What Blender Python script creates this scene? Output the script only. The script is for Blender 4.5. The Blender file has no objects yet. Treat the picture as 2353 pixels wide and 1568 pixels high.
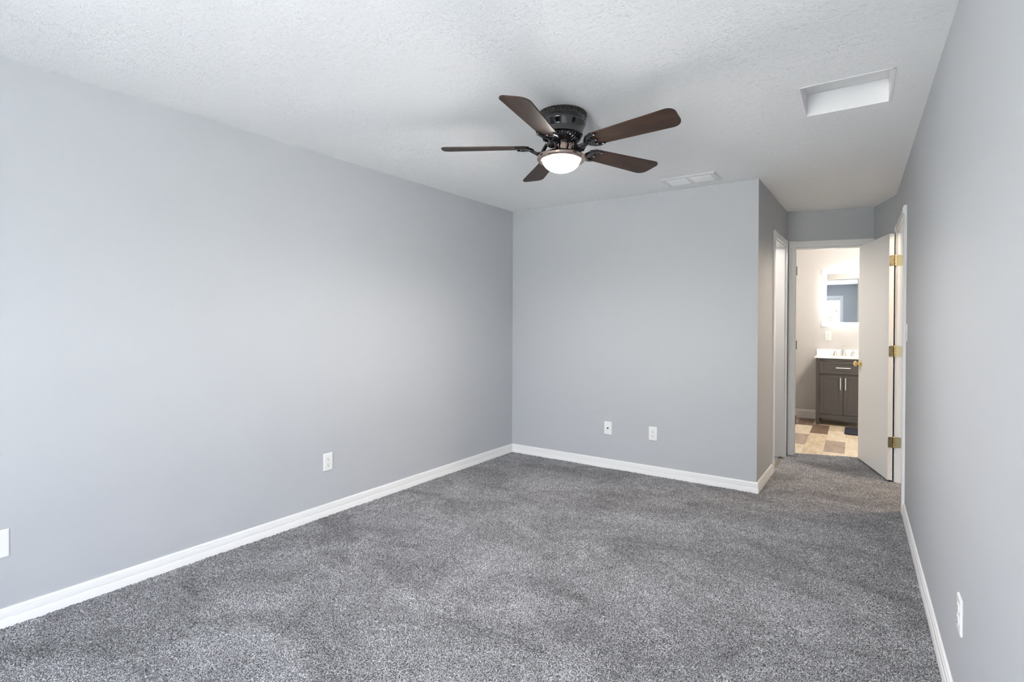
import bpy, bmesh, math, random
import numpy as np
from mathutils import Matrix, Vector
random.seed(7)
S = bpy.context.scene
COL = S.collection
PI = math.pi

# ------------------------------------------------------------------ camera
F_PX, YAW, PITCH, ROLL, CAM_H = 1182.7, -0.58834, -0.00649, 0.00445, 1.31934
cam_d = bpy.data.cameras.new('camera'); cam = bpy.data.objects.new('camera', cam_d); COL.objects.link(cam)
cam_d.sensor_fit = 'HORIZONTAL'; cam_d.sensor_width = 36.0
cam_d.lens = 36.0 * F_PX / 2353.0
cam_d.shift_y = -35.67 / 2353.0
cam_d.clip_start = 0.02
fw = Vector((math.sin(YAW) * math.cos(PITCH), math.cos(YAW) * math.cos(PITCH), math.sin(PITCH)))
rt = Vector((math.cos(YAW), -math.sin(YAW), 0)); up = rt.cross(fw)
r2 = rt * math.cos(ROLL) + up * math.sin(ROLL); u2 = -rt * math.sin(ROLL) + up * math.cos(ROLL)
m = Matrix((r2, u2, -fw)).transposed().to_4x4(); m.translation = (0, 0, CAM_H)
cam.matrix_world = m
S.camera = cam

# ------------------------------------------------------------------ world, exposure
S.view_settings.view_transform = 'Standard'; S.view_settings.look = 'None'
S.view_settings.gamma = 1.0; S.view_settings.use_curve_mapping = False
S.view_settings.exposure = 1.95
w = bpy.data.worlds.new('sky'); S.world = w; w.use_nodes = True
wn = w.node_tree; bg = wn.nodes['Background']
tc = wn.nodes.new('ShaderNodeTexCoord'); sp = wn.nodes.new('ShaderNodeSeparateXYZ')
rmp = wn.nodes.new('ShaderNodeValToRGB'); mr = wn.nodes.new('ShaderNodeMapRange')
wn.links.new(tc.outputs['Generated'], sp.inputs[0]); wn.links.new(sp.outputs['Z'], mr.inputs['Value'])
mr.inputs['From Min'].default_value = -1; mr.inputs['From Max'].default_value = 1
wn.links.new(mr.outputs[0], rmp.inputs[0]); wn.links.new(rmp.outputs[0], bg.inputs['Color'])
e = rmp.color_ramp.elements
e[0].position = 0.49; e[0].color = (0.45, 0.50, 0.45, 1)
e[1].position = 0.52; e[1].color = (0.95, 0.97, 1.0, 1)
x_ = e.new(1.0); x_.color = (0.66, 0.76, 0.92, 1)
BOWL_E = 58.0
SKY, FAN_E, SUN_E, HALL_E, BATH_E, LED_E, CLO_E = 8.3, 17.0, 108.0, 0.58, 1.12, 0.14, 0.36
bg.inputs['Strength'].default_value = SKY
sun_d = bpy.data.lights.new('sun', 'SUN'); sun_d.energy = SUN_E; sun_d.angle = 0.01; sun_d.color = (1.0, 0.96, 0.88)
sun = bpy.data.objects.new('sun', sun_d); COL.objects.link(sun); sun.location = (0, 4, 8)
sun.rotation_euler = Vector((-0.25, -0.6, -1.0)).to_track_quat('-Z', 'Y').to_euler()   # strikes only the ground outside, whose bounce brightens the ceiling
S.cycles.max_bounces = 10; S.cycles.diffuse_bounces = 8; S.cycles.glossy_bounces = 5
S.cycles.transparent_max_bounces = 8
S.cycles.sample_clamp_indirect = 6.0
S.cycles.caustics_reflective = False; S.cycles.caustics_refractive = False
S.cycles.use_denoising = True

def area(name, loc, size, power, color, direction, portal=False, sy=None, spread=None):
    d = bpy.data.lights.new(name, 'AREA'); d.energy = power; d.color = color
    d.shape = 'RECTANGLE'; d.size = size; d.size_y = sy or size
    if spread: d.spread = spread
    if portal: d.cycles.is_portal = True
    o = bpy.data.objects.new(name, d); COL.objects.link(o); o.location = loc
    o.rotation_euler = Vector(direction).to_track_quat('-Z', 'Y').to_euler()
    return o

# rear windows (behind the camera) let the daylight in: (x0, x1, z0, z1)
REAR = -1.24
WIN = [(-1.52, -0.37, 0.25, 2.05)]
for (a, b, c, d_) in WIN:
    area('window_portal', ((a + b) / 2, REAR - 0.16, (c + d_) / 2), b - a, 1, (1, 1, 1), (0, 1, 0), portal=True, sy=d_ - c)

# ------------------------------------------------------------------ materials
MATS = {}
def mat(name, color, rough=0.5, metal=0.0, spec=0.5, bump=None, coat=0, emit=None, estr=0):
    if name in MATS: return MATS[name]
    mm = bpy.data.materials.new(name); mm.use_nodes = True
    p = mm.node_tree.nodes['Principled BSDF']
    p.inputs['Base Color'].default_value = (*color, 1); p.inputs['Roughness'].default_value = rough
    p.inputs['Metallic'].default_value = metal; p.inputs['Specular IOR Level'].default_value = spec
    p.inputs['Coat Weight'].default_value = coat
    if emit: p.inputs['Emission Color'].default_value = (*emit, 1); p.inputs['Emission Strength'].default_value = estr
    MATS[name] = mm
    nt = mm.node_tree
    if bump:
        sc, st, dist = bump
        t = nt.nodes.new('ShaderNodeTexCoord'); n = nt.nodes.new('ShaderNodeTexNoise'); b = nt.nodes.new('ShaderNodeBump')
        n.inputs['Scale'].default_value = sc; n.inputs['Detail'].default_value = 3
        b.inputs['Strength'].default_value = st; b.inputs['Distance'].default_value = dist
        nt.links.new(t.outputs['Object'], n.inputs['Vector']); nt.links.new(n.outputs['Fac'], b.inputs['Height'])
        nt.links.new(b.outputs[0], p.inputs['Normal'])
    return mm

def N(nt, typ, **kw):
    n = nt.nodes.new(typ)
    for k, v in kw.items():
        if k in n.inputs: n.inputs[k].default_value = v
        else: setattr(n, k, v)
    return n

def ramp(nt, src, stops):
    r = nt.nodes.new('ShaderNodeValToRGB'); nt.links.new(src, r.inputs[0]); el = r.color_ramp.elements
    while len(el) < len(stops): el.new(0.5)
    for q, (pos, c) in zip(el, stops):
        q.position = pos; q.color = (c, c, c, 1) if isinstance(c, (int, float)) else (*c, 1)
    return r

WALL = mat('wall_paint', (0.408, 0.425, 0.452), 0.55, spec=0.35, bump=(140, 0.06, 0.002))
BATHWALL = mat('bath_paint', (0.55, 0.54, 0.53), 0.5, spec=0.35, bump=(140, 0.06, 0.002))
TRIM = mat('trim_white', (0.74, 0.745, 0.75), 0.32, spec=0.5)
DOORW = mat('door_white', (0.70, 0.70, 0.695), 0.42, spec=0.45, bump=(60, 0.04, 0.001))
PLATE = mat('plate_white', (0.70, 0.71, 0.712), 0.3)
SLOT = mat('slot_dark', (0.03, 0.03, 0.03), 0.6)
HATCH = mat('hatch_paint', (0.80, 0.80, 0.80), 0.6)
BRASS = mat('brass', (0.78, 0.60, 0.28), 0.22, metal=1)
BRASSH = mat('brass_hinge', (0.38, 0.335, 0.21), 0.38, metal=1)
BRONZE = mat('dark_bronze', (0.16, 0.13, 0.11), 0.35, metal=1)
NICKEL = mat('brushed_nickel', (0.78, 0.74, 0.70), 0.25, metal=1)
PEWTER = mat('fan_black_nickel', (0.006, 0.006, 0.008), 0.08, metal=0.0, spec=0.7, coat=0.25)
ORNATE = mat('fan_ornate_band', (0.016, 0.016, 0.015), 0.35, spec=0.5, bump=(85, 1.0, 0.02))
COPPER = mat('fan_brown_nickel', (0.42, 0.33, 0.29), 0.14, metal=1)
GLASSW = mat('frosted_glass_lit', (0.9, 0.9, 0.88), 0.3, emit=(1.0, 0.95, 0.88), estr=BOWL_E)
COUNTER = mat('white_counter', (0.86, 0.86, 0.85), 0.15, coat=0.3)
VANITY = mat('vanity_espresso_grey', (0.072, 0.062, 0.055), 0.42)
VANITYP = mat('vanity_panel_grey', (0.068, 0.058, 0.051), 0.42)
RUG = mat('navy_mat', (0.020, 0.021, 0.040), 0.9, bump=(300, 0.6, 0.004))
MIRROR = mat('mirror_glass', (0.93, 0.94, 0.94), 0.0, metal=1)
LED = mat('led_strip', (1, 1, 1), 0.5, emit=(1.0, 1.0, 1.0), estr=9.0 * LED_E)
ALU = mat('mirror_frame_metal', (0.7, 0.7, 0.72), 0.3, metal=1)
LAMPW = mat('ceiling_lamp_glass', (0.9, 0.88, 0.82), 0.4, emit=(1.0, 0.88, 0.74), estr=4.0)
BLACKP = mat('black_plastic', (0.015, 0.015, 0.015), 0.4)
BARK = mat('bark', (0.12, 0.09, 0.06), 0.9)

# hatch / ceiling plaster with hand-trowelled relief
CEIL = mat('ceiling_texture', (0.90, 0.90, 0.902), 0.8, spec=0.2)
nt = CEIL.node_tree; p = nt.nodes['Principled BSDF']
t = N(nt, 'ShaderNodeTexCoord')
def ridge(scale, dist, rot, seed_off, width):
    mp = N(nt, 'ShaderNodeMapping'); mp.inputs['Rotation'].default_value = (0, 0, rot)
    mp.inputs['Location'].default_value = (seed_off, seed_off * 2, 0); mp.inputs['Scale'].default_value = (1, 1.9, 1)
    nt.links.new(t.outputs['Object'], mp.inputs[0])
    n = N(nt, 'ShaderNodeTexNoise', Scale=scale, Detail=2.5, Roughness=0.55, Distortion=dist)
    nt.links.new(mp.outputs[0], n.inputs['Vector'])
    s1 = N(nt, 'ShaderNodeMath', operation='SUBTRACT'); s1.inputs[1].default_value = 0.5
    nt.links.new(n.outputs['Fac'], s1.inputs[0])
    s2 = N(nt, 'ShaderNodeMath', operation='ABSOLUTE'); nt.links.new(s1.outputs[0], s2.inputs[0])
    return ramp(nt, s2.outputs[0], [(0.0, 1.0), (width, 0.0)])
ra = ridge(17, 1.6, 0.5, 3.1, 0.022); rb = ridge(22, 2.0, -0.9, 9.7, 0.020)
mk = N(nt, 'ShaderNodeTexNoise', Scale=3.2, Detail=3.0); nt.links.new(t.outputs['Object'], mk.inputs['Vector'])
mka = ramp(nt, mk.outputs['Fac'], [(0.44, 0.2), (0.60, 1.0)]); mkb = ramp(nt, mk.outputs['Fac'], [(0.38, 1.0), (0.52, 0.2)])
def mul(a, b):
    q = N(nt, 'ShaderNodeMath', operation='MULTIPLY'); nt.links.new(a, q.inputs[0]); nt.links.new(b, q.inputs[1]); return q.outputs[0]
ad = N(nt, 'ShaderNodeMath', operation='ADD')
nt.links.new(mul(ra.outputs[0], mka.outputs[0]), ad.inputs[0]); nt.links.new(mul(rb.outputs[0], mkb.outputs[0]), ad.inputs[1])
bp = N(nt, 'ShaderNodeBump', Strength=0.52, Distance=0.006); nt.links.new(ad.outputs[0], bp.inputs['Height']); nt.links.new(bp.outputs[0], p.inputs['Normal'])

# carpet
CARPET = mat('carpet_heather_tuft_shade', (0.35, 0.35, 0.36), 0.95, spec=0.1)
nt = CARPET.node_tree; p = nt.nodes['Principled BSDF']; p.inputs['Sheen Weight'].default_value = 0.15
t = N(nt, 'ShaderNodeTexCoord')
n1 = N(nt, 'ShaderNodeTexNoise', Scale=235.0, Detail=2.0, Roughness=0.6); nt.links.new(t.outputs['Object'], n1.inputs['Vector'])
n2 = N(nt, 'ShaderNodeTexNoise', Scale=120.0, Detail=2.0, Roughness=0.6); nt.links.new(t.outputs['Object'], n2.inputs['Vector'])
yarn_shade = ramp(nt, n1.outputs['Fac'], [(0.36, (0.025, 0.026, 0.029)), (0.45, (0.148, 0.152, 0.163)), (0.54, (0.35, 0.357, 0.380)), (0.66, (0.63, 0.642, 0.68))])  # speckled yarn tones; shade between tufts is painted in as the darkest stops
clump = ramp(nt, n2.outputs['Fac'], [(0.36, 0.62), (0.56, 1.1)])
# pile pushed one way or the other by feet and vacuum: broad soft patches
mp = N(nt, 'ShaderNodeMapping'); mp.inputs['Rotation'].default_value = (0, 0, 0.9); mp.inputs['Scale'].default_value = (1.0, 1.5, 1)
nt.links.new(t.outputs['Object'], mp.inputs[0])
n3 = N(nt, 'ShaderNodeTexNoise', Scale=1.9, Detail=5.0, Roughness=0.62, Distortion=0.6); nt.links.new(mp.outputs[0], n3.inputs['Vector'])
lay = ramp(nt, n3.outputs['Fac'], [(0.36, 0.66), (0.50, 0.92), (0.62, 1.12)])
n4 = N(nt, 'ShaderNodeTexNoise', Scale=16.0, Detail=3.0); nt.links.new(t.outputs['Object'], n4.inputs['Vector'])
lay2 = ramp(nt, n4.outputs['Fac'], [(0.35, 0.88), (0.65, 1.08)])
def mixmul(a, b):
    q = N(nt, 'ShaderNodeMixRGB', blend_type='MULTIPLY'); q.inputs[0].default_value = 1
    nt.links.new(a, q.inputs[1]); nt.links.new(b, q.inputs[2]); return q.outputs[0]
c_ = mixmul(mixmul(mixmul(yarn_shade.outputs[0], clump.outputs[0]), lay.outputs[0]), lay2.outputs[0])
nt.links.new(c_, p.inputs['Base Color'])
bp = N(nt, 'ShaderNodeBump', Strength=0.9, Distance=0.006); nt.links.new(n1.outputs['Fac'], bp.inputs['Height']); nt.links.new(bp.outputs[0], p.inputs['Normal'])

def wood(name, c0, c1, scale, rough, stretch=(1, 12, 12)):
    mm = mat(name, c0, rough, spec=0.25); nt = mm.node_tree; p = nt.nodes['Principled BSDF']
    t = N(nt, 'ShaderNodeTexCoord'); mp = N(nt, 'ShaderNodeMapping'); mp.inputs['Scale'].default_value = stretch
    nt.links.new(t.outputs['Object'], mp.inputs[0])
    n = N(nt, 'ShaderNodeTexNoise', Scale=scale, Detail=6.0, Roughness=0.65, Distortion=0.4); nt.links.new(mp.outputs[0], n.inputs['Vector'])
    r = ramp(nt, n.outputs['Fac'], [(0.32, c0), (0.68, c1)]); nt.links.new(r.outputs[0], p.inputs['Base Color'])
    return mm
BLADE = wood('fan_blade_walnut', (0.010, 0.0055, 0.0038), (0.042, 0.022, 0.0145), 5, 0.5, (1, 5, 5))
PLK = [wood('plank_sand', (0.52, 0.41, 0.28), (0.78, 0.67, 0.51), 3.0, 0.4, (5, 1.3, 1)),
       wood('plank_brown', (0.13, 0.085, 0.060), (0.27, 0.19, 0.14), 3.0, 0.4, (5, 1.3, 1)),
       wood('plank_taupe', (0.33, 0.26, 0.21), (0.50, 0.41, 0.34), 3.0, 0.4, (5, 1.3, 1)),
       wood('plank_pale', (0.66, 0.56, 0.42), (0.84, 0.75, 0.60), 3.0, 0.4, (5, 1.3, 1))]
LEAF = mat('leaf_green', (0.022, 0.040, 0.008), 0.6)
BOUNCE_GROUND = wood('pale_bounce_ground', (0.50, 0.50, 0.49), (0.60, 0.60, 0.58), 6, 0.9, (1, 1, 1))  # unseen ground made pale to throw sunlight up through the window
PANE = mat('window_pane', (1, 1, 1), 0.0)
nt = PANE.node_tree; nt.nodes.remove(nt.nodes['Principled BSDF'])
tr = N(nt, 'ShaderNodeBsdfTransparent'); gl = N(nt, 'ShaderNodeBsdfGlossy'); gl.inputs['Roughness'].default_value = 0.0
mx = N(nt, 'ShaderNodeMixShader'); mx.inputs[0].default_value = 0.05
nt.links.new(tr.outputs[0], mx.inputs[1]); nt.links.new(gl.outputs[0], mx.inputs[2]); nt.links.new(mx.outputs[0], nt.nodes['Material Output'].inputs[0])

# ------------------------------------------------------------------ mesh helpers
def obj(name, bm, mt, parent=None, loc=None, rot=None, smooth=False, label=None, cat=None, kind=None, group=None):
    me = bpy.data.meshes.new(name)
    bmesh.ops.recalc_face_normals(bm, faces=bm.faces[:])
    bm.to_mesh(me); bm.free()
    for q in (mt if isinstance(mt, (list, tuple)) else [mt]): me.materials.append(q)
    if smooth:
        me.shade_smooth() if smooth is True else me.shade_auto_smooth(angle=smooth) if hasattr(me, 'shade_auto_smooth') else None
        if smooth is not True:
            for f in me.polygons: f.use_smooth = True
            me.set_sharp_from_angle(angle=smooth)
    o = bpy.data.objects.new(name, me); COL.objects.link(o)
    if parent: o.parent = parent
    if loc: o.location = loc
    if rot: o.rotation_euler = rot
    tag(o, label, cat, kind, group)
    return o
def tag(o, label=None, cat=None, kind=None, group=None):
    if label: o['label'] = label
    if cat: o['category'] = cat
    if kind: o['kind'] = kind
    if group: o['group'] = group
    return o
def empty(name, loc=(0, 0, 0), rotz=0, label=None, cat=None, kind=None, group=None):
    o = bpy.data.objects.new(name, None); COL.objects.link(o); o.location = loc; o.rotation_euler = (0, 0, rotz)
    o.empty_display_size = 0.05
    return tag(o, label, cat, kind, group)
def box(bm, x0, x1, y0, y1, z0, z1, bev=0, M=None, mi=0):
    r = bmesh.ops.create_cube(bm, size=1)
    vs = r['verts']
    for v in vs:
        v.co = Vector(((x0 + x1) / 2 + v.co.x * (x1 - x0), (y0 + y1) / 2 + v.co.y * (y1 - y0), (z0 + z1) / 2 + v.co.z * (z1 - z0)))
    fs = list({f for v in vs for f in v.link_faces})
    if bev:
        es = list({e for v in vs for e in v.link_edges})
        g = bmesh.ops.bevel(bm, geom=es, offset=bev, segments=2, affect='EDGES', profile=0.5)
        vs = list({v for f in g['faces'] for v in f.verts} | {v for v in vs if v.is_valid})
        fs = list({f for v in vs for f in v.link_faces})
    for f in fs: f.material_index = mi
    if M:
        for v in vs: v.co = M @ v.co
    return vs
def lathe(bm, prof, seg=48, M=None, closed=False):
    rings = []
    for (r, z) in prof:
        if r < 1e-6: rings.append([bm.verts.new((0, 0, z))])
        else: rings.append([bm.verts.new((r * math.cos(2 * PI * i / seg), r * math.sin(2 * PI * i / seg), z)) for i in range(seg)])
    for a, b in zip(rings, rings[1:]):
        for i in range(seg):
            j = (i + 1) % seg
            if len(a) == 1 and len(b) > 1: bm.faces.new((a[0], b[i], b[j]))
            elif len(b) == 1 and len(a) > 1: bm.faces.new((a[i], a[j], b[0]))
            elif len(a) > 1: bm.faces.new((a[i], a[j], b[j], b[i]))
    vs = [v for r in rings for v in r]
    if M:
        for v in vs: v.co = M @ v.co
    return vs
def tube(bm, pts, rad, seg=10, flat=1.0):
    pts = [Vector(q) for q in pts]; rings = []
    for i, q in enumerate(pts):
        d = (pts[min(i + 1, len(pts) - 1)] - pts[max(i - 1, 0)]).normalized()
        a = d.cross(Vector((0, 0, 1)))
        a = a.normalized() if a.length > 1e-4 else Vector((1, 0, 0))
        b = d.cross(a).normalized()
        r = rad[i] if isinstance(rad, (list, tuple)) else rad
        rings.append([bm.verts.new(q + a * r * math.cos(2 * PI * k / seg) + b * r * flat * math.sin(2 * PI * k / seg)) for k in range(seg)])
    for A, B in zip(rings, rings[1:]):
        for k in range(seg): bm.faces.new((A[k], A[(k + 1) % seg], B[(k + 1) % seg], B[k]))
    bm.faces.new(rings[0]); bm.faces.new(rings[-1])
def prism(bm, poly, z0, z1, bev=0, M=None):
    a = [bm.verts.new((x, y, z0)) for x, y in poly]; b = [bm.verts.new((x, y, z1)) for x, y in poly]
    n = len(poly); fs = [bm.faces.new(a), bm.faces.new(b)]
    for i in range(n): fs.append(bm.faces.new((a[i], a[(i + 1) % n], b[(i + 1) % n], b[i])))
    vs = a + b
    if bev:
        es = [e for e in set(fs[0].edges) | set(fs[1].edges)]
        g = bmesh.ops.bevel(bm, geom=es, offset=bev, segments=2, affect='EDGES', profile=0.5)
        vs = list({v for f in g['faces'] for v in f.verts} | {v for v in vs if v.is_valid})
    if M:
        for v in vs: v.co = M @ v.co
def rrect(w, h, r, n=5, cx=0, cy=0):
    out = []
    for (sx, sy, a0) in ((1, 1, 0), (-1, 1, PI / 2), (-1, -1, PI), (1, -1, 3 * PI / 2)):
        for k in range(n + 1):
            a = a0 + k * PI / 2 / n
            out.append((cx + sx * (w / 2 - r) + r * math.cos(a), cy + sy * (h / 2 - r) + r * math.sin(a)))
    return out
def wallframe(P0, P1, side):
    """local x along the wall, local y out of the wall into the room, z up"""
    P0 = Vector((*P0, 0)); P1 = Vector((*P1, 0)); u = (P1 - P0).normalized(); n = Vector((-u.y, u.x, 0)) * side
    M = Matrix((u, n, Vector((0, 0, 1)))).transposed().to_4x4(); M.translation = P0
    return M, (P1 - P0).length

H = 2.44
C_ = (-2.903, 4.361); K_ = (-0.629, 4.376); F_ = (-0.577, 5.83); G_ = (0.141, 6.045); J_ = (0.290, 5.561)
R0 = (0.290, REAR); L0 = (-2.903 - 0.0336 * (4.361 - REAR), REAR)

def wall(name, P0, P1, side, openings=(), thick=0.11, mt=WALL, z1=H, ext0=0.0, ext1=0.0):
    M, L = wallframe(P0, P1, side); bm = bmesh.new()
    xs = -ext0
    for (a, b, c, d) in sorted(openings):
        box(bm, xs, a, -thick, 0, 0, z1, M=M)
        if c > 0: box(bm, a, b, -thick, 0, 0, c, M=M)
        box(bm, a, b, -thick, 0, d, z1, M=M); xs = b
    box(bm, xs, L + ext1, -thick, 0, 0, z1, M=M)
    o = obj(name, bm, mt); o['kind'] = 'structure'
    return M, L
TOP = 2.075   # clear height of the doorways
ML, LL = wall('wall_left', L0, C_, -1, ext0=0.1, ext1=0.1)
MB, LB = wall('wall_back', C_, K_, -1)
MC, LC = wall('wall_closet', K_, F_, -1, [(0.715, 1.325, 0, TOP)])
ME_, LE = wall('wall_end', F_, G_, -1, [(0.080, 0.690, 0, TOP)])
MG, LG = wall('wall_angled', G_, J_, -1)
MR, LR = wall('wall_right', J_, R0, -1, [(0.241, 1.046, 0, TOP)])
MX, LX = wall('wall_rear', R0, L0, -1, [(R0[0] - b, R0[0] - a, c, d) for (a, b, c, d) in WIN], thick=0.16, ext0=0.1, ext1=0.1)
u_e = Vector((G_[0] - F_[0], G_[1] - F_[1])).normalized()
nb = Vector((-u_e.y, u_e.x))
# rooms seen through the doorways
B1 = Vector(F_) - u_e * 1.15; 
wall('wall_closet_end', tuple(B1), tuple(Vector(F_) - u_e * 0.004), -1)
wall('wall_bath_near', tuple(Vector(G_) + u_e * 0.004), tuple(Vector(G_) + u_e * 1.35), -1)
wall('wall_closet_left', (-1.70, 4.49), (-1.70, 5.60), -1)
BY = 8.24
wall('wall_bath_far', (-0.95, BY), (1.30, BY), -1, mt=BATHWALL, ext0=0.1, ext1=0.1)
wall('wall_bath_left', (-0.95, 5.84), (-0.95, BY), -1, mt=BATHWALL)
wall('wall_bath_right', (1.30, BY), (1.30, 6.52), -1, mt=BATHWALL)
wall('wall_hall_far', (0.40, 5.64), (1.75, 5.64), -1, thick=0.08)
wall('wall_hall_right', (1.75, 5.64), (1.75, 3.60), -1, thick=0.08, ext0=0.08, ext1=0.08)
wall('wall_hall_near', (1.75, 3.60), (0.40, 3.60), -1, thick=0.08)
# bathroom-side skin of the end wall is warm greige
bm = bmesh.new(); 
for (a, b, c, d) in ((-0.36, 0.080, 0, H), (0.690, 1.9, 0, H), (0.080, 0.690, TOP, H)): box(bm, a, b, -0.113, -0.11, c, d, M=ME_)
obj('wall_bath_skin', bm, BATHWALL, kind='structure')

# ceiling with the attic hole
HX0, HX1, HY0, HY1 = -0.240, 0.142, 2.800, 3.216
bm = bmesh.new()
X0, X1, Y0, Y1 = -3.3, 1.9, REAR - 0.16, 8.4
for (a, b, c, d) in ((X0, HX0, Y0, Y1), (HX1, X1, Y0, Y1), (HX0, HX1, Y0, HY0), (HX0, HX1, HY1, Y1)):
    box(bm, a, b, c, d, H, H + 0.14)
obj('ceiling', bm, CEIL, kind='structure')
bm = bmesh.new()
Hh = H + 0.115
for (a, b, c, d) in ((HX0, HX1, HY0, HY0 + 0.012), (HX0, HX1, HY1 - 0.012, HY1), (HX0, HX0 + 0.012, HY0, HY1), (HX1 - 0.012, HX1, HY0, HY1)):
    box(bm, a, b, c, d, H - 0.002, Hh, 0.0015)
obj('trim_1', bm, mat('hatch_curb_white', (0.87, 0.87, 0.87), 0.4), kind='structure')
bm = bmesh.new(); box(bm, HX0 + 0.002, HX1 - 0.002, HY0 + 0.002, HY1 - 0.002, Hh + 0.001, Hh + 0.018, 0.001)
obj('attic_hatch_panel', bm, HATCH, label='white removable attic access panel resting in the recessed square hole in the ceiling', cat='hatch')

# ------------------------------------------------------------------ floors
def left_x(y): return -2.903 - 0.0336 * (4.361 - y)
def thr_y(x): return 5.83 + (x + 0.577) * 0.2994 + 0.095
rng = np.random.default_rng(3)
V = []; Fc = []; base = 0
def grid(x0f, x1f, ya, yb, step, top=None):
    global base
    ny = int((yb - ya) / step); nx = int((x1f(yb) - x0f(yb)) / step)
    tv = np.linspace(0, 1, ny + 1); sv = np.linspace(0, 1, nx + 1)
    yy = ya + (yb - ya) * tv
    Xa = np.array([x0f(y) for y in yy]); Xb = np.array([x1f(y) for y in yy])
    X = Xa[:, None] + (Xb - Xa)[:, None] * sv[None, :]; Y = np.repeat(yy[:, None], nx + 1, 1)
    if top is not None:   # slanted far edge
        T = top(X); Y = ya + (T - ya) * tv[:, None]
    jx = rng.uniform(-.3, .3, X.shape) * step; jy = rng.uniform(-.3, .3, X.shape) * step
    jx[:, 0] = jx[:, -1] = 0; jy[0] = jy[-1] = 0
    Z = rng.uniform(-0.0045, 0.0045, X.shape)
    # slow undulation where the pile leans
    Z += 0.0015 * np.sin(X * 9 + np.sin(Y * 5)) * np.sin(Y * 7 + 1.3 * np.sin(X * 4))
    V.append(np.stack([X + jx, Y + jy, Z], -1).reshape(-1, 3))
    ii, jj = np.meshgrid(np.arange(ny), np.arange(nx), indexing='ij')
    a = base + ii * (nx + 1) + jj
    Fc.append(np.stack([a, a + 1, a + nx + 2, a + nx + 1], -1).reshape(-1, 4))
    base += (ny + 1) * (nx + 1)
grid(left_x, lambda y: 0.290, 0.40, 4.366, 0.0055)
grid(lambda y: -0.629 + 0.0358 * (y - 4.376), lambda y: 0.290, 4.366, 5.60, 0.0065)
grid(lambda y: -0.58, lambda y: 0.29 if y < 5.6 else 0.14 if y > 6.0 else 0.29 - (y - 5.6) * 0.36, 5.60, 6.0, 0.0065, top=thr_y)
grid(left_x, lambda y: 0.290, REAR, 0.40, 0.02)
grid(lambda y: -1.70, lambda y: -0.62, 4.49, 5.74, 0.02)
grid(lambda y: 0.29, lambda y: 1.75, 3.60, 5.64, 0.02)
V = np.concatenate(V); Fc = np.concatenate(Fc)
me = bpy.data.meshes.new('floor'); me.vertices.add(len(V)); me.vertices.foreach_set('co', V.astype(np.float32).ravel())
me.loops.add(Fc.size); me.loops.foreach_set('vertex_index', Fc.astype(np.int32).ravel())
me.polygons.add(len(Fc)); me.polygons.foreach_set('loop_start', np.arange(0, Fc.size, 4, dtype=np.int32))
me.polygons.foreach_set('use_smooth', np.ones(len(Fc), dtype=bool))
me.update(calc_edges=True); me.materials.append(CARPET)
fl = bpy.data.objects.new('floor', me); COL.objects.link(fl); fl['kind'] = 'structure'

# bathroom plank floor: planks run along y, 0.185 wide
bm = bmesh.new(); pw = 0.183; x = -0.45 - 3 * pw; ci = -3
fixed = {(0, 1): 1}
while x < 1.30:
    off = {-3: 0.1, -2: 0.35, -1: 0.02, 0: 0.0, 1: 0.0, 2: 0.38, 3: 0.15}.get(ci, random.random() * 0.6)
    y = {-1: 5.19, 0: 5.31, 1: 4.95, 2: 5.2, -2: 5.45}.get(ci, 5.1 + off); k = 0
    while y < BY:
        ln = {0: 0.62, 1: 0.62}.get(ci, 0.62)
        a, b = max(x, -0.95), min(x + pw, 1.30)
        if b - a > 0.02:
            ys = max(y, 5.55); ye = min(y + 0.62, BY)
            # the near edge follows the doorway
            def lo(xx): return max(ys, thr_y(xx))
            if ye > lo(b) + 0.01:
                mi = 0
                if ci == 0 and abs(y - 7.17) < 0.02: mi = 1
                elif ci == 1 and 6.1 < y < 6.3: mi = 2
                elif ci == -1 and y > 7.5: mi = 1
                elif ci == -2: mi = 2
                elif ci == 2: mi = (0, 3, 3)[k % 3]
                else: mi = (0, 3, 0, 0, 2, 3)[(k * 3 + ci * 2) % 6]
                g = 0.0005
                vs = [bm.verts.new(q) for q in ((a + g, lo(a) + g, 0), (b - g, lo(b) + g, 0), (b - g, ye - g, 0), (a + g, ye - g, 0))]
                f = bm.faces.new(vs); f.material_index = mi
        y += 0.62; k += 1
    x += pw; ci += 1
obj('floor_bath', bm, PLK, kind='structure')
bm = bmesh.new(); box(bm, -3.4, 2.0, REAR - 0.16, 8.5, -0.16, -0.008); obj('floor_slab', bm, mat('subfloor', (0.2, 0.18, 0.15), 0.9), kind='structure')

# ------------------------------------------------------------------ baseboards
BBP = [(0, -0.004), (0.014, -0.004), (0.014, 0.040), (0.0134, 0.0415), (0.0082, 0.0420), (0.0082, 0.0447), (0.0118, 0.0452), (0.0118, 0.0668),
       (0.0112, 0.0675), (0.0062, 0.0680), (0.0062, 0.0707), (0.0092, 0.0712), (0.0092, 0.0775), (0.0070, 0.0815), (0.0035, 0.083), (0, 0.083)]
def extrude(bm, prof, M, a, b, ma=0.0, mb=0.0):
    """profile (y,z) swept along x from a to b; ma/mb shift the ends by profile depth (mitres)"""
    A = [bm.verts.new(M @ Vector((a + ma * y, y, z))) for y, z in prof]; B = [bm.verts.new(M @ Vector((b + mb * y, y, z))) for y, z in prof]
    n = len(prof)
    for i in range(n): bm.faces.new((A[i], A[(i + 1) % n], B[(i + 1) % n], B[i]))
    bm.faces.new(A); bm.faces.new(B)
def baseboard(name, M, runs):
    bm = bmesh.new()
    for (a, b, ma, mb) in runs: extrude(bm, BBP, M, a, b, ma, mb)
    obj(name, bm, TRIM, kind='structure', smooth=0.6)
baseboard('baseboard_left', ML, [(0, LL, 1, -1)])
baseboard('baseboard_back', MB, [(0, LB, 1, 1)])
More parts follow.
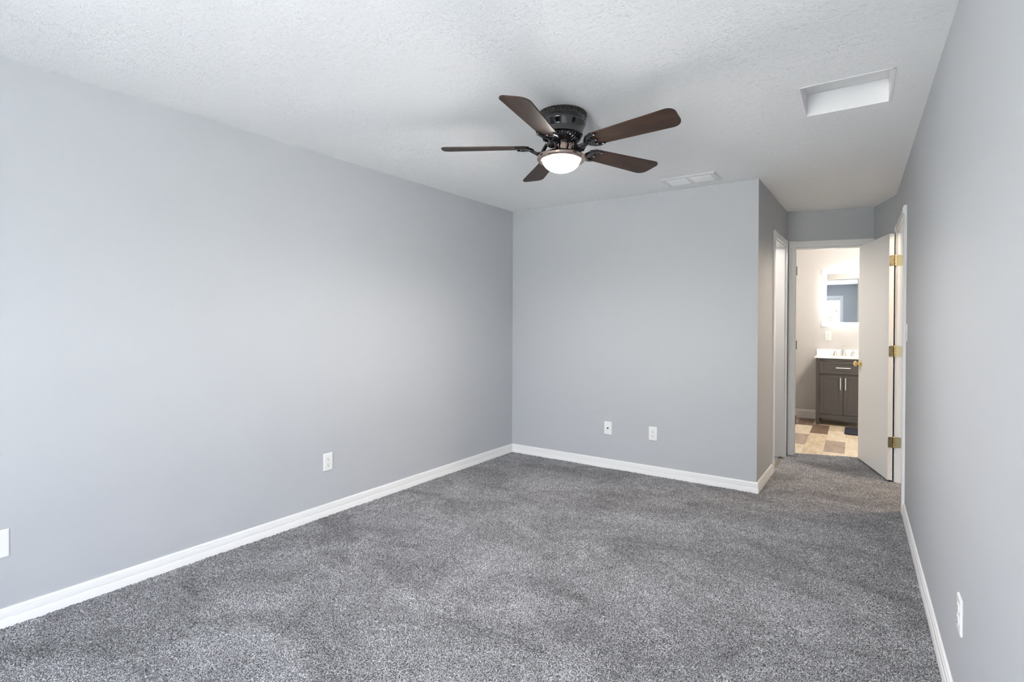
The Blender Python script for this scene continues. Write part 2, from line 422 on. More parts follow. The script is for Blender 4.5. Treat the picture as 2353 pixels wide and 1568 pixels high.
baseboard('baseboard_closet', MC, [(0, 0.715 - 0.063, -1, 0)])
baseboard('baseboard_right', MR, [(1.046 + 0.063, LR, 0, -1)])
baseboard('baseboard_angled', MG, [(0.02, LG, 0, 0)])
baseboard('baseboard_rear', MX, [(0, LX, 1, -1)])
mbf, _ = wallframe((-0.95, BY), (1.30, BY), -1)
bm = bmesh.new()
tall = [(0, 0), (0.014, 0), (0.014, 0.095), (0.010, 0.108), (0.006, 0.122), (0, 0.125)]
extrude(bm, tall, mbf, 0, 0.545); extrude(bm, tall, mbf, 1.16, 2.25)
obj('baseboard_bath', bm, TRIM, kind='structure')

# ------------------------------------------------------------------ door casings
CW = 0.060
CP = [(0, 0), (0, 0.013), (0.004, 0.016), (0.013, 0.016), (0.016, 0.0155), (0.019, 0.0165), (0.026, 0.0165), (0.0285, 0.0155), (0.0315, 0.0165),
      (0.039, 0.0165), (0.0415, 0.0155), (0.0445, 0.0165), (0.054, 0.0165), (CW, 0.012), (CW, 0)]
def doorway(name, M, s0, s1, wall_t=0.11, right=True, stop=None, plain_sides=False):
    e = empty(name, kind='structure')
    rv = 0.004
    def side(a, sgn):
        bm = bmesh.new(); A = []; B = []
        for w_, t_ in CP:
            A.append(bm.verts.new(M @ Vector((a + sgn * w_, t_, -0.003)))); B.append(bm.verts.new(M @ Vector((a + sgn * w_, t_, TOP + rv))))
        n = len(CP)
        for i in range(n): bm.faces.new((A[i], A[(i + 1) % n], B[(i + 1) % n], B[i]))
        bm.faces.new(A); bm.faces.new(B)
        obj('side_casing', bm, TRIM, e, smooth=0.5)
    side(s0 - rv, -1)
    if right: side(s1 + rv, 1)
    bm = bmesh.new(); A = []; B = []
    for w_, t_ in CP:
        A.append(bm.verts.new(M @ Vector((s0 - rv, t_, TOP + rv + w_)))); B.append(bm.verts.new(M @ Vector((s1 + rv, t_, TOP + rv + w_))))
    n = len(CP)
    for i in range(n): bm.faces.new((A[i], A[(i + 1) % n], B[(i + 1) % n], B[i]))
    bm.faces.new(A); bm.faces.new(B)
    obj('head_casing', bm, TRIM, e, smooth=0.5)
    for cx_, ok in ((s0 - rv - CW / 2, True), (s1 + rv + CW / 2, right)):
        if not ok: continue
        bm = bmesh.new(); box(bm, cx_ - CW / 2, cx_ + CW / 2, 0, 0.019, TOP + rv, TOP + rv + CW, 0.0015, M=M)
        Mr = M @ Matrix.Translation((cx_, 0.019, TOP + rv + CW / 2)) @ Matrix.Rotation(-PI / 2, 4, 'X')
        if not (name == 'trim_3' and cx_ < 0.1): lathe(bm, [(0.021, -0.001), (0.021, 0.003), (0.017, 0.004), (0.015, 0.001), (0.009, 0.001), (0.007, 0.005), (0, 0.006)], 24, Mr)
        obj('corner_block', bm, TRIM, e, smooth=0.6)
    # jamb lining
    jt = 0.019
    bm = bmesh.new(); box(bm, s0 - 0.0, s0 + 0.004, -wall_t - 0.002, 0.002, 0, TOP, M=M); 
    if stop: box(bm, s0 + 0.004, s0 + 0.014, stop[0], stop[1], 0, TOP - 0.004, 0.001, M=M)
    obj('jamb', bm, TRIM, e)
    bm = bmesh.new(); box(bm, s1 - 0.004, s1, -wall_t - 0.002, 0.002, 0, TOP, M=M)
    if stop: box(bm, s1 - 0.014, s1 - 0.004, stop[0], stop[1], 0, TOP - 0.004, 0.001, M=M)
    obj('jamb', bm, TRIM, e)
    bm = bmesh.new(); box(bm, s0 + 0.004, s1 - 0.004, -wall_t - 0.002, 0.002, TOP - 0.004, TOP, M=M)
    if stop: box(bm, s0 + 0.014, s1 - 0.014, stop[0], stop[1], TOP - 0.014, TOP - 0.004, 0.001, M=M)
    obj('head_jamb', bm, TRIM, e)
    return e
doorway('trim_2', MC, 0.715, 1.325)
doorway('trim_3', ME_, 0.080, 0.690, stop=(-0.068, -0.035), wall_t=0.115)
# swing door in the right wall: far jamb is at s = 0.241 (local x runs towards the camera)
doorway('trim_4', MR, 0.241, 1.046, stop=(-0.078, -0.042))

# hall door leaf, standing open in front of the angled wall
PV = Vector((0.2655, 5.303, 0))
d_leaf = Vector((-0.206, 0.735, 0)).normalized(); n_leaf = Vector((-d_leaf.y, d_leaf.x, 0))  # face towards camera-left
MDo = Matrix((d_leaf, n_leaf, Vector((0, 0, 1)))).transposed().to_4x4(); MDo.translation = PV
door = empty('door_1', kind='structure')
LW = 0.748
bm = bmesh.new(); box(bm, 0.0, LW, 0.002, 0.037, 0.020, 2.068, 0.0012, M=MDo); obj('door_panel', bm, DOORW, door)
for hz in (1.845, 1.092, 0.335):
    bm = bmesh.new()
    # leaf on the door edge
    Mh = MDo @ Matrix.Translation((-0.0012, 0.019, hz)) @ Matrix.Rotation(-PI / 2, 4, 'Y')
    prism(bm, rrect(0.089, 0.033, 0.011), 0, 0.0025, M=Mh @ Matrix.Rotation(0, 4, 'Z'))
    hg = obj('hinge', bm, BRASSH, door)
    bm = bmesh.new()   # leaf on the jamb
    Mj = Matrix.Translation((0.2995, 5.3156, hz)) @ Matrix.Rotation(PI / 2, 4, 'X') @ Matrix.Rotation(PI / 2, 4, 'Z')
    prism(bm, rrect(0.089, 0.044, 0.011), 0, 0.0025, M=Mj)
    obj('jamb_plate', bm, BRASSH, hg)
    bm = bmesh.new()
    for k in range(5):
        lathe(bm, [(0, -0.0445 + k * 0.0178), (0.0055, -0.0445 + k * 0.0178), (0.0062, -0.0435 + k * 0.0178), (0.0062, -0.0285 + k * 0.0178), (0.0055, -0.0275 + k * 0.0178), (0, -0.0275 + k * 0.0178)], 16, Matrix.Translation((0.2725, 5.3045, hz)))
    lathe(bm, [(0, 0.044), (0.007, 0.0445), (0.007, 0.047), (0.004, 0.050), (0, 0.051)], 16, Matrix.Translation((0.2725, 5.3045, hz)))
    obj('knuckle', bm, BRASS, hg, smooth=0.7)
    bm = bmesh.new()
    for (a_, b_) in ((0.030, 0.008), (0.0, -0.010), (-0.030, 0.008)):
        Ms = MDo @ Matrix.Translation((-0.0036, 0.019 + 0.0 - b_ * -1, hz + a_)) @ Matrix.Rotation(-PI / 2, 4, 'Y')
        lathe(bm, [(0, 0.0004), (0.0032, 0.0004), (0.0036, -0.0004), (0, -0.0004)], 12, Ms)
    obj('screw', bm, SLOT, hg)
for sgn, y_ in ((1, 0.037), (-1, 0.002)):
    Mk = MDo @ Matrix.Translation((LW - 0.062, y_, 0.935)) @ Matrix.Rotation(-sgn * PI / 2, 4, 'X')
    bm = bmesh.new()
    lathe(bm, [(0, 0), (0.033, 0), (0.033, 0.003), (0.028, 0.008), (0.014, 0.010), (0.011, 0.012), (0.010, 0.024), (0.014, 0.029), (0.024, 0.035), (0.0275, 0.044), (0.026, 0.052), (0.019, 0.057), (0, 0.059)] if sgn > 0 else
          [(0, 0), (0.031, 0), (0.031, 0.003), (0.020, 0.008), (0.011, 0.012), (0.011, 0.02), (0.022, 0.026), (0.025, 0.034), (0.018, 0.042), (0, 0.044)], 32, Mk)
    obj('door_knob', bm, BRASS, door, smooth=0.7)

# bathroom door, swung back into the bathroom beyond its left jamb
pb = ME_ @ Vector((0.090, -0.131, 0)); db = Vector((-0.19, 0.98, 0)).normalized(); nbd = Vector((-db.y, db.x, 0))
MBd = Matrix((db, nbd, Vector((0, 0, 1)))).transposed().to_4x4(); MBd.translation = pb
bdoor = empty('door_2', kind='structure')
bm = bmesh.new(); box(bm, 0.004, 0.594, 0.003, 0.038, 0.012, 2.060, 0.001, M=MBd); obj('door_panel', bm, DOORW, bdoor)
for hz in (1.855, 1.10, 0.335):
    bm = bmesh.new(); box(bm, 0.0842, 0.0862, -0.105, -0.070, hz - 0.045, hz + 0.045, 0.0008, M=ME_)
    lathe(bm, [(0, -0.045), (0.0075, -0.045), (0.0075, 0.045), (0, 0.045)], 14, ME_ @ Matrix.Translation((0.1135, -0.122, hz)))
    box(bm, 0.0842, 0.1135, -0.1235, -0.1205, hz - 0.044, hz + 0.044, M=ME_)
    obj('hinge', bm, BRONZE, bdoor, smooth=0.7)

# ------------------------------------------------------------------ rear windows (behind the camera, seen in the mirror)
for i, (a, b, c, d) in enumerate(WIN):
    e = empty('window_%d' % (i + 1), kind='structure')
    s0, s1 = R0[0] - b, R0[0] - a
    bm = bmesh.new()
    for (p0, p1, q0, q1) in ((s0 - 0.075, s0, c - 0.075, d + 0.075), (s1, s1 + 0.075, c - 0.075, d + 0.075), (s0, s1, d, d + 0.075)):
        box(bm, p0, p1, 0, 0.018, q0, q1, 0.002, M=MX)
    obj('casing', bm, TRIM, e)
    bm = bmesh.new(); box(bm, s0 - 0.09, s1 + 0.09, -0.05, 0.045, c - 0.03, c, 0.003, M=MX); obj('sill', bm, TRIM, e)
    bm = bmesh.new(); mid = (c + d) / 2
    for (p0, p1, q0, q1) in ((s0, s0 + 0.045, c, d), (s1 - 0.045, s1, c, d), (s0, s1, c, c + 0.045), (s0, s1, d - 0.045, d), (s0, s1, mid - 0.02, mid + 0.02)):
        box(bm, p0, p1, -0.14, -0.09, q0, q1, M=MX)
    obj('window_frame', bm, TRIM, e)
    bm = bmesh.new(); vs = [bm.verts.new(MX @ Vector(q)) for q in ((s0, -0.115, c), (s1, -0.115, c), (s1, -0.115, d), (s0, -0.115, d))]; bm.faces.new(vs)
    obj('pane', bm, PANE, e)
wb = empty('window_blind', label='raised white blind headrail at the window seen in the bathroom mirror', cat='blind')
bm = bmesh.new(); box(bm, R0[0] + 0.375, R0[0] + 1.51, -0.07, -0.025, 1.985, 2.045, 0.003, M=MX); obj('headrail', bm, TRIM, wb)
bm = bmesh.new(); tube(bm, [MX @ Vector(q) for q in ((0.775, -0.045, 1.99), (0.765, -0.040, 1.93), (0.755, -0.03, 1.7), (0.735, -0.02, 1.43))], 0.006, 8)
obj('tilt_wand', bm, BLACKP, wb, label='thin black tilt wand')

# garden beyond the windows
bm = bmesh.new(); box(bm, -14, 10, -16, REAR - 0.3, -0.45, -0.40); obj('ground', bm, BOUNCE_GROUND, kind='structure')  # added bounce surface: sends sunlight up onto the bedroom ceiling
def tree(x, y, h, r, label):
    t_ = empty('leafy_tree', (x, y, -0.40), label=label, cat='tree', group='trees outside the bedroom window')
    bm = bmesh.new(); tube(bm, [(0, 0, 0), (0.05, 0, h * 0.3), (0, 0.05, h * 0.6)], [0.12, 0.09, 0.05], 8); obj('trunk', bm, BARK, t_)
    bm = bmesh.new()
    for k in range(1500):
        a = random.uniform(0, 2 * PI); z = random.uniform(-1, 1); q = random.uniform(0.55, 1)
        rr = math.sqrt(1 - z * z) * r * q; c = Vector((rr * math.cos(a), rr * math.sin(a), h * 0.62 + z * r * 0.9 * q))
        s = random.uniform(0.05, 0.10); n_ = Vector((random.gauss(0, 1), random.gauss(0, 1), random.gauss(0, 1))).normalized(); aa = n_.orthogonal().normalized(); bb = n_.cross(aa)
        vs = [bm.verts.new(c + aa * s), bm.verts.new(c + bb * s * 0.5), bm.verts.new(c - aa * s), bm.verts.new(c - bb * s * 0.5)]
        bm.faces.new(vs)
    obj('foliage', bm, LEAF, t_)
tree(-1.2, -7.5, 3.2, 1.2, 'green leafy tree seen through the window in the bathroom mirror')

# ------------------------------------------------------------------ wall plates
def plate_base(name, M, s, z, w_=0.072, h_=0.118, label='', cat='outlet', group=None):
    e = empty(name, label=label, cat=cat, group=group)
    e.matrix_world = M @ Matrix.Translation((s, 0, z))
    bm = bmesh.new()
    Mx = Matrix.Rotation(PI / 2, 4, 'X') @ Matrix.Scale(-1, 4, (0, 0, 1))
    # tapered plate
    a = [bm.verts.new((x, 0.0, y)) for x, y in rrect(w_, h_, 0.004, 3)]
    b = [bm.verts.new((x, 0.0035, y)) for x, y in rrect(w_, h_, 0.004, 3)]
    c = [bm.verts.new((x, 0.0062, y)) for x, y in rrect(w_ - 0.009, h_ - 0.009, 0.003, 3)]
    n = len(a)
    for A, B in ((a, b), (b, c)):
        for i in range(n): bm.faces.new((A[i], A[(i + 1) % n], B[(i + 1) % n], B[i]))
    bm.faces.new(c); bm.faces.new(a)
    obj('cover_plate', bm, PLATE, e)
    return e
def duplex(M, s, z, label, group=None, protrude=0.0, name='power_outlet'):
    e = plate_base(name, M, s, z, label=label, group=group)
    for dz in (0.0195, -0.0195):
        bm = bmesh.new()
        poly = [(math.cos(a) * 0.0172, max(-0.0140, min(0.0140, math.sin(a) * 0.0172))) for a in [2 * PI * k / 28 for k in range(28)]]
        A = [bm.verts.new((x, 0.0055, y + dz)) for x, y in poly]; B = [bm.verts.new((x, 0.0082 + protrude, y + dz)) for x, y in poly]
        for i in range(28): bm.faces.new((A[i], A[(i + 1) % 28], B[(i + 1) % 28], B[i]))
        bm.faces.new(B)
        f = obj('receptacle', bm, PLATE, e)
        bm = bmesh.new(); yy = 0.0082 + protrude
        box(bm, -0.0078, -0.0054, yy - 0.0005, yy + 0.0004, dz + 0.0005, dz + 0.0085); box(bm, 0.0054, 0.0078, yy - 0.0005, yy + 0.0004, dz + 0.0010, dz + 0.0080)
        lathe(bm, [(0, 0), (0.0030, 0), (0.0030, 0.0008), (0, 0.0008)], 14, Matrix.Translation((0, yy - 0.0003, dz - 0.0072)) @ Matrix.Rotation(-PI / 2, 4, 'X'))
        obj('slots', bm, SLOT, f)
    bm = bmesh.new(); lathe(bm, [(0, 0.0), (0.003, 0.0), (0.0025, 0.0012), (0, 0.0014)], 14, Matrix.Translation((0, 0.0060, 0)) @ Matrix.Rotation(-PI / 2, 4, 'X'))
    obj('screw', bm, PLATE, e)
    return e
def s_on(M, P): return (M.inverted() @ Vector((*P, 0))).x
duplex(ML, s_on(ML, (-2.975, 2.212)), 0.365, 'white duplex outlet on the long left wall above the baseboard')
duplex(MB, s_on(MB, (-1.448, 4.361)), 0.361, 'white duplex outlet on the far wall, right of the cable plate')
e = plate_base('cable_plate', MB, s_on(MB, (-1.861, 4.361)), 0.362, label='white cable wall plate with one black centre jack on far wall', cat='wall plate')
bm = bmesh.new(); lathe(bm, [(0, 0), (0.0075, 0), (0.0075, 0.004), (0.006, 0.005), (0.0048, 0.005), (0.0048, 0.009), (0.003, 0.009), (0, 0.006)], 16, Matrix.Translation((0, 0.006, 0)) @ Matrix.Rotation(-PI / 2, 4, 'X'))
obj('coaxial_jack', bm, mat('jack_dark', (0.03, 0.03, 0.03), 0.4), e, label='small black threaded jack')
e = plate_base('blank_plate', ML, s_on(ML, (-3.029, 0.565)), 0.361, w_=0.150, h_=0.120, label='wide white blank wall plate low on the left wall at the frame edge', cat='wall plate')
e = duplex(MR, s_on(MR, (0.29, 2.186)), 0.380, 'white outlet low on the near right wall, seen edge on', protrude=0.0005)
e = plate_base('light_switch', MR, s_on(MR, (0.29, 4.375)), 1.262, label='white toggle light switch beside the hall doorway casing', cat='light switch')
bm = bmesh.new(); box(bm, -0.005, 0.005, 0.005, 0.0075, -0.012, 0.012); box(bm, -0.0035, 0.0035, 0.006, 0.020, 0.001, 0.008, 0.001); obj('toggle', bm, PLATE, e)
duplex(mbf, -0.308 + 0.95, 1.147, 'white outlet on the bathroom wall under the lit mirror', name='bathroom_outlet')

# ------------------------------------------------------------------ ceiling register
reg = empty('ceiling_register', (-1.075, 4.108, H), label='white rectangular two-panel air register on the ceiling near far wall', cat='vent')
bm = bmesh.new(); RW, RD = 0.205, 0.128
a = [(-RW, -RD), (RW, -RD), (RW, RD), (-RW, RD)]; b = [(-RW + .012, -RD + .012), (RW - .012, -RD + .012), (RW - .012, RD - .012), (-RW + .012, RD - .012)]
va = [bm.verts.new((x, y, -0.001)) for x, y in a]; va2 = [bm.verts.new((x, y, -0.004)) for x, y in a]; vb = [bm.verts.new((x, y, -0.011)) for x, y in b]
for A, B in ((va, va2), (va2, vb)):
    for i in range(4): bm.faces.new((A[i], A[(i + 1) % 4], B[(i + 1) % 4], B[i]))
bm.faces.new(vb); bm.faces.new(va)
obj('frame', bm, TRIM, reg)
for sx in (-1, 1):
    bm = bmesh.new(); x0, x1 = (0.012, 0.168) if sx > 0 else (-0.168, -0.012)
    box(bm, x0, x1, -0.088, 0.088, -0.0125, -0.010, 0.0008)
    for k in range(16):
        y = -0.080 + k * 0.0107
        box(bm, x0 + 0.004, x1 - 0.004, y, y + 0.0075, -0.0140, -0.0120, 0.0004)
    obj('louver_panel', bm, mat('register_white', (0.88, 0.88, 0.88), 0.4), reg)

# ------------------------------------------------------------------ ceiling fan
FX, FY, ZB = -1.3225, 2.4608, 2.2589
fan = empty('ceiling_fan', (FX, FY, H), label='black flush-mount ceiling fan with five walnut blades and lit glass bowl', cat='ceiling fan')
fan.rotation_euler = (-0.018, 0.008, 0)
def fp(bm, name, mt, **k): return obj(name, bm, mt, fan, **k)
bm = bmesh.new()
lathe(bm, [(0, 0), (0.127, 0), (0.131, -0.003), (0.131, -0.007), (0.129, -0.009)], 64)
for k in range(40):      # ornate beaded gallery round the canopy
    a = 2 * PI * k / 40
    Mx = Matrix.Translation((0.1285 * math.cos(a), 0.1285 * math.sin(a), -0.016)) @ Matrix.Rotation(a, 4, 'Z')
    bmesh.ops.create_uvsphere(bm, u_segments=8, v_segments=6, radius=1, matrix=Mx @ Matrix.Diagonal((0.0035, 0.0085 if k % 2 else 0.005, 0.007 if k % 2 else 0.009, 1)))
lathe(bm, [(0.127, -0.008), (0.128, -0.010), (0.128, -0.022), (0.1305, -0.024), (0.1305, -0.028), (0.128, -0.030)], 64)
fp(bm, 'canopy_band', ORNATE, smooth=0.7)
bm = bmesh.new()
lathe(bm, [(0.128, -0.029), (0.1285, -0.033), (0.1265, -0.035), (0.1265, -0.038), (0.1285, -0.040), (0.1285, -0.044), (0.1260, -0.046), (0.1260, -0.049), (0.128, -0.051),
           (0.128, -0.056), (0.1265, -0.060), (0.122, -0.070), (0.1165, -0.082), (0.1135, -0.095), (0.1125, -0.108), (0.1135, -0.112), (0.1125, -0.117), (0.107, -0.121), (0.0, -0.121)], 72)
fp(bm, 'motor_housing', PEWTER, smooth=0.6)
bm = bmesh.new()
lathe(bm, [(0.0, -0.120), (0.098, -0.121), (0.098, -0.128), (0.088, -0.140), (0.066, -0.152), (0.060, -0.165), (0.0, -0.165)], 48)
for k in range(30):     # cooling fins
    a = 2 * PI * k / 30
    M1 = Matrix.Rotation(a, 4, 'Z')
    pts = [(0.101, 0.010, -0.1225), (0.100, 0.006, -0.131), (0.091, 0.001, -0.142), (0.070, -0.002, -0.154)]
    tube(bm, [M1 @ Vector(q) for q in pts], [0.0035, 0.004, 0.004, 0.003], 6)
fp(bm, 'flywheel', PEWTER, smooth=0.8)
bm = bmesh.new()       # switch cup, facetted, then flare and rim
lathe(bm, [(0.0, -0.160), (0.050, -0.162), (0.052, -0.166), (0.050, -0.170), (0.050, -0.196), (0.053, -0.203), (0.066, -0.211), (0.090, -0.217), (0.112, -0.221),
           (0.126, -0.227), (0.1315, -0.235), (0.1305, -0.245), (0.124, -0.252), (0.114, -0.254), (0.106, -0.250), (0.106, -0.240), (0, -0.240)], 72)
for k in range(8):
    a = 2 * PI * (k + 0.5) / 8; box(bm, -0.009, 0.009, 0.0485, 0.0525, -0.198, -0.168, 0.001, M=Matrix.Rotation(a, 4, 'Z'))
fp(bm, 'light_fitter', COPPER, smooth=0.6)
bm = bmesh.new()
lathe(bm, [(0.099, -0.243)] + [(0.099 * math.cos(q), -0.249 - 0.062 * math.sin(q)) for q in [k * PI / 2 / 14 for k in range(14)]] + [(0, -0.311)], 56)
fp(bm, 'glass_bowl', GLASSW, smooth=True, label='glowing frosted white bowl')
PH = math.radians(-8.55); PT = math.radians(-11.62)
for k in range(5):
    a = PH + k * math.radians(72)
    Mb = Matrix.Rotation(a, 4, 'Z') @ Matrix.Translation((0, 0, ZB - H)) @ Matrix.Rotation(PT, 4, 'X')
    # blade outline: narrower root, rounded tip
    r0, r1 = 0.175, 0.661; h0, h1 = 0.056, 0.0725
    pts = [(r0, -h0 * 0.62), (r0 + 0.03, -h0 * 0.96)]
    cr = 0.036
    for q in range(9):
        t_ = -PI / 2 + q * PI / 2 / 8; pts.append((r1 - cr + cr * math.cos(t_), -h1 + cr + cr * math.sin(t_)))
    cr = 0.048
    for q in range(9):
        t_ = q * PI / 2 / 8; pts.append((r1 - 0.006 - cr + cr * math.cos(t_), h1 - cr + cr * math.sin(t_)))
    pts += [(r0 + 0.03, h0 * 0.96), (r0, h0 * 0.62)]
    bm = bmesh.new(); prism(bm, pts, 0.0, 0.0065, 0.001)
    bl = obj('blade', bm, BLADE, fan); bl.matrix_local = Mb
    # iron: curved arm from the flywheel, then a forked bracket under the blade
    bm = bmesh.new()
    zi = 2.300 - ZB
    arm = [(0.062, 0, zi - 0.012), (0.085, 0, zi - 0.030), (0.105, 0, -0.024), (0.130, 0, -0.030), (0.152, 0, -0.018), (0.170, 0, -0.006)]
    tube(bm, arm, [0.013, 0.015, 0.015, 0.014, 0.014, 0.017], 10, 0.7)
    for s in (-1, 1):
        tube(bm, [(0.158, 0, -0.010), (0.172, s * 0.024, -0.006), (0.190, s * 0.042, -0.004), (0.215, s * 0.050, -0.004), (0.245, s * 0.046, -0.004)], [0.013, 0.012, 0.012, 0.011, 0.007], 8, 0.6)
        tube(bm, [(0.085, s * 0.002, -0.016), (0.105, s * 0.018, -0.028), (0.130, s * 0.020, -0.030), (0.155, s * 0.006, -0.016)], [0.007, 0.009, 0.009, 0.007], 8)
    tube(bm, [(0.160, 0, -0.008), (0.180, 0.012, -0.005), (0.200, -0.006, -0.004), (0.225, 0.0, -0.004)], [0.010, 0.009, 0.008, 0.006], 8, 0.5)
    prism(bm, [(0.163, -0.02), (0.183, -0.040), (0.20, -0.030), (0.205, 0), (0.20, 0.030), (0.183, 0.040), (0.163, 0.02)], -0.005, -0.0005, 0.001)
    ir = obj('blade_iron', bm, PEWTER, fan, smooth=0.7); ir.matrix_local = Mb
    for (x, y) in ((0.236, -0.046), (0.236, 0.046), (0.218, 0.0)):
        bm = bmesh.new()
        lathe(bm, [(0, 0), (0.005, 0), (0.005, -0.002), (0.003, -0.004), (0, -0.0045)], 12, Matrix.Translation((x, y, -0.006)))
        obj('screw', bm, NICKEL, ir, smooth=0.7)
fl_ = bpy.data.lights.new('fan_lamp', 'SPOT'); fl_.energy = FAN_E; fl_.color = (1.0, 0.92, 0.82); fl_.shadow_soft_size = 0.06
fl_.spot_size = math.radians(172); fl_.spot_blend = 0.6      # the metal fitter keeps the bulbs' light off the ceiling
flo = bpy.data.objects.new('fan_lamp', fl_); COL.objects.link(flo); flo.location = (FX, FY, H - 0.39)

# ------------------------------------------------------------------ hall and bathroom lamps
def dome(x, y, label, pw, colr):
    e = empty('ceiling_lamp', (x, y, H), label=label, cat='ceiling light')
    bm = bmesh.new(); lathe(bm, [(0, 0), (0.15, 0), (0.15, -0.02), (0.145, -0.024), (0, -0.024)], 40); obj('base_ring', bm, NICKEL, e, smooth=0.6)
    bm = bmesh.new(); lathe(bm, [(0.138, -0.024)] + [(0.138 * math.cos(q), -0.026 - 0.06 * math.sin(q)) for q in [k * PI / 20 for k in range(10)]] + [(0, -0.086)], 40); obj('glass_dome', bm, LAMPW, e, smooth=True)
    l = bpy.data.lights.new('lamp_glow', 'POINT'); l.energy = pw; l.color = colr; l.shadow_soft_size = 0.12
    o = bpy.data.objects.new('lamp_glow', l); COL.objects.link(o); o.location = (x, y, H - 0.22)
dome(1.05, 5.05, 'round white dome ceiling light in the hall beyond right doorway', 30 * HALL_E, (1.0, 0.76, 0.53))
dome(0.45, 6.85, 'round white dome ceiling light in the bathroom', 14 * BATH_E, (1.0, 0.92, 0.82))

dome(-1.20, 5.02, 'round white dome lamp added unseen in the closet to brighten the hall end', 20 * CLO_E, (1.0, 0.91, 0.82))  # added lamp, out of view; lifts the hall end through the closet opening

# ------------------------------------------------------------------ bathroom
VX0, VX1, VY0, VY1 = -0.424, 0.176, 7.800, BY - 0.001
van = empty('bathroom_vanity', ((VX0 + VX1) / 2, (VY0 + VY1) / 2, 0), label='dark grey shaker vanity cabinet with bar pulls under white countertop', cat='vanity')
O = van.location
def vp(name, mt, boxes, parent=van, bev=0.0015, label=None):
    bm = bmesh.new()
    for bx in boxes: box(bm, bx[0] - O.x, bx[1] - O.x, bx[2] - O.y, bx[3] - O.y, bx[4], bx[5], bev)
    return obj(name, bm, mt, parent, label=label)
st = 0.040
vp('cabinet_body', VANITY, [(VX0, VX0 + 0.018, VY0 + 0.02, VY1, 0.09, 0.868), (VX1 - 0.018, VX1, VY0 + 0.02, VY1, 0.09, 0.868),
    (VX0, VX0 + st, VY0, VY0 + 0.02, 0.09, 0.868), (VX1 - st, VX1, VY0, VY0 + 0.02, 0.09, 0.868), (VX0 + st, VX1 - st, VY0, VY0 + 0.02, 0.835, 0.868),
    (VX0 + st, VX1 - st, VY0, VY0 + 0.02, 0.09, 0.145), (VX0 + st, VX1 - st, VY0 + 0.006, VY0 + 0.02, 0.655, 0.668), (VX0 + 0.018, VX1 - 0.018, VY0 + 0.02, VY1, 0.09, 0.108)])
for (lx, ly) in ((VX0, VY0), (VX1 - st, VY0), (VX0, VY1 - st), (VX1 - st, VY1 - st)):
    vp('foot', VANITY, [(lx, lx + st, ly, ly + st, 0.0, 0.0895)])
def shaker(name, x0, x1, z0, z1, rail=0.045):
    y0 = VY0 - 0.002
    o = vp(name, VANITY, [(x0, x0 + rail, y0, y0 + 0.016, z0, z1), (x1 - rail, x1, y0, y0 + 0.016, z0, z1), (x0 + rail, x1 - rail, y0, y0 + 0.016, z1 - rail, z1), (x0 + rail, x1 - rail, y0, y0 + 0.016, z0, z0 + rail),
        (x0 + rail - 0.002, x1 - rail + 0.002, y0 + 0.007, y0 + 0.015, z0 + rail - 0.002, z1 - rail + 0.002)], bev=0.001)
    return o
def pull(parent, x0, x1, z0, z1):
    y = VY0 - 0.030
    if x1 - x0 > z1 - z0: bs = [(x0, x1, y, y + 0.008, z0, z1), (x0 + .012, x0 + .020, y + .008, VY0 - .001, z0, z1), (x1 - .020, x1 - .012, y + .008, VY0 - .001, z0, z1)]
    else: bs = [(x0, x1, y, y + 0.008, z0, z1), (x0, x1, y + .008, VY0 - .001, z0 + .012, z0 + .020), (x0, x1, y + .008, VY0 - .001, z1 - .020, z1 - .012)]
    vp('bar_pull', NICKEL, bs, parent, bev=0.001)
VC = (VX0 + VX1) / 2
dr = shaker('drawer', VX0 + st + .003, VX1 - st - .003, 0.671, 0.832, 0.035); pull(dr, VC - 0.080, VC + 0.080, 0.748, 0.757)
d1 = shaker('cabinet_door', VX0 + st + .003, VC - 0.002, 0.148, 0.652); pull(d1, VC - 0.034, VC - 0.025, 0.470, 0.625)
d2 = shaker('cabinet_door', VC + 0.002, VX1 - st - .003, 0.148, 0.652); pull(d2, VC + 0.021, VC + 0.030, 0.470, 0.625)
ct = empty('vanity_top', (VC, VY0, 0.869), label='white sink countertop with short backsplash on the dark vanity', cat='countertop')
bm = bmesh.new(); cx0, cx1 = -0.305 - 0.012, 0.305 + 0.012
box(bm, cx0, cx1, -0.018, VY1 - VY0, 0, 0.022, 0.003); obj('countertop', bm, COUNTER, ct)
bm = bmesh.new(); box(bm, cx0, cx1, VY1 - VY0 - 0.018, VY1 - VY0, 0.0225, 0.100, 0.002); obj('backsplash', bm, COUNTER, ct)
bm = bmesh.new(); Mbs = Matrix.Translation((0, 0.185, 0.0215)) @ Matrix.Diagonal((1.35, 0.9, 1, 1))
lathe(bm, [(0.150, 0), (0.148, 0.0025), (0.142, 0.0025), (0.132, 0.001), (0.10, 0.0008), (0, 0.0006)], 40, Mbs); obj('basin', bm, COUNTER, ct, smooth=True)
fc = empty('faucet', (VC, VY1 - 0.055, 0.8935), label='widespread brushed nickel faucet with two lever handles on vanity', cat='faucet')
bm = bmesh.new()
lathe(bm, [(0, 0), (0.026, 0), (0.026, 0.004), (0.020, 0.010), (0.0125, 0.095), (0.0115, 0.10), (0, 0.102)], 24)
tube(bm, [(0, 0, 0.095), (0, -0.004, 0.112), (0, -0.025, 0.122), (0, -0.065, 0.118), (0, -0.095, 0.104)], [0.0115, 0.012, 0.011, 0.010, 0.009], 12, 0.8)
obj('spout', bm, NICKEL, fc, smooth=0.8)
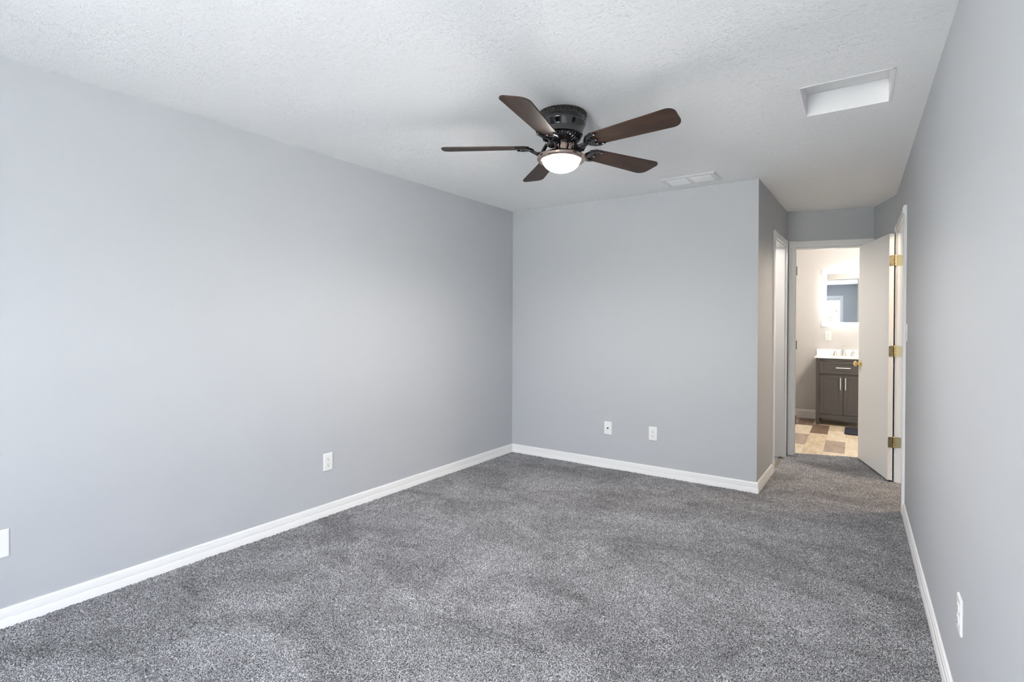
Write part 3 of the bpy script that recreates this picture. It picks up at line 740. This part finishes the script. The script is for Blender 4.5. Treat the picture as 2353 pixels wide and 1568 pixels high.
for s in (-1, 1):
    bm = bmesh.new(); M0 = Matrix.Translation((s * 0.100, 0, 0))
    lathe(bm, [(0, 0), (0.025, 0), (0.025, 0.004), (0.018, 0.012), (0.008, 0.058), (0.010, 0.062), (0.009, 0.066), (0, 0.067)], 20, M0)
    tube(bm, [(s * 0.100, 0, 0.062), (s * 0.125, -0.004, 0.070), (s * 0.165, -0.008, 0.078)], [0.009, 0.008, 0.005], 8, 0.6)
    obj('handle', bm, NICKEL, fc, smooth=0.8)
# lit mirror
MX0, MX1, MZ0, MZ1 = -0.381, 0.133, 1.283, 2.048
mi_ = empty('lit_mirror', ((MX0 + MX1) / 2, BY, (MZ0 + MZ1) / 2), label='rectangular bathroom mirror with glowing white LED border above vanity', cat='mirror')
mw, mh = (MX1 - MX0) / 2, (MZ1 - MZ0) / 2
bm = bmesh.new(); box(bm, -mw + 0.05, mw - 0.05, -0.028, -0.001, -mh + 0.05, mh - 0.05); obj('back_box', bm, ALU, mi_)
bm = bmesh.new(); box(bm, -mw, mw, -0.034, -0.0285, -mh, mh, 0.0008); obj('mirror_frame', bm, ALU, mi_)
bm = bmesh.new(); b_ = 0.053
vs = [bm.verts.new(q) for q in ((-mw + b_, -0.0348, -mh + b_), (mw - b_, -0.0348, -mh + b_), (mw - b_, -0.0348, mh - b_), (-mw + b_, -0.0348, mh - b_))]; bm.faces.new(vs)
obj('mirror_glass', bm, MIRROR, mi_)
bm = bmesh.new(); g = 0.003
for (a, b, c, d) in ((-mw + g, -mw + b_, -mh + g, mh - g), (mw - b_, mw - g, -mh + g, mh - g), (-mw + b_, mw - b_, mh - b_, mh - g), (-mw + b_, mw - b_, -mh + g, -mh + b_)):
    box(bm, a, b, -0.0352, -0.0341, c, d)
obj('led_border', bm, LED, mi_, label='glowing white light border')
bm = bmesh.new()
for (a, b, c, d) in ((-mw + 0.042, -mw + 0.049, -mh + .05, mh - .05), (mw - 0.049, mw - 0.042, -mh + .05, mh - .05), (-mw + .05, mw - .05, mh - 0.049, mh - 0.042), (-mw + .05, mw - .05, -mh + 0.042, -mh + 0.049)):
    box(bm, a, b, -0.026, -0.004, c, d)
obj('backlight', bm, mat('led_back', (1, 1, 1), 0.5, emit=(1, 1, 1), estr=7.0), mi_)
# mat
bm = bmesh.new(); prism(bm, rrect(0.75, 0.47, 0.045, 6), 0.0, 0.014, 0.005)
o = obj('bath_mat', bm, RUG, loc=(0.275, 7.515, 0.0005), label='navy blue bath mat with rounded corners on floor before the vanity', cat='bath mat')
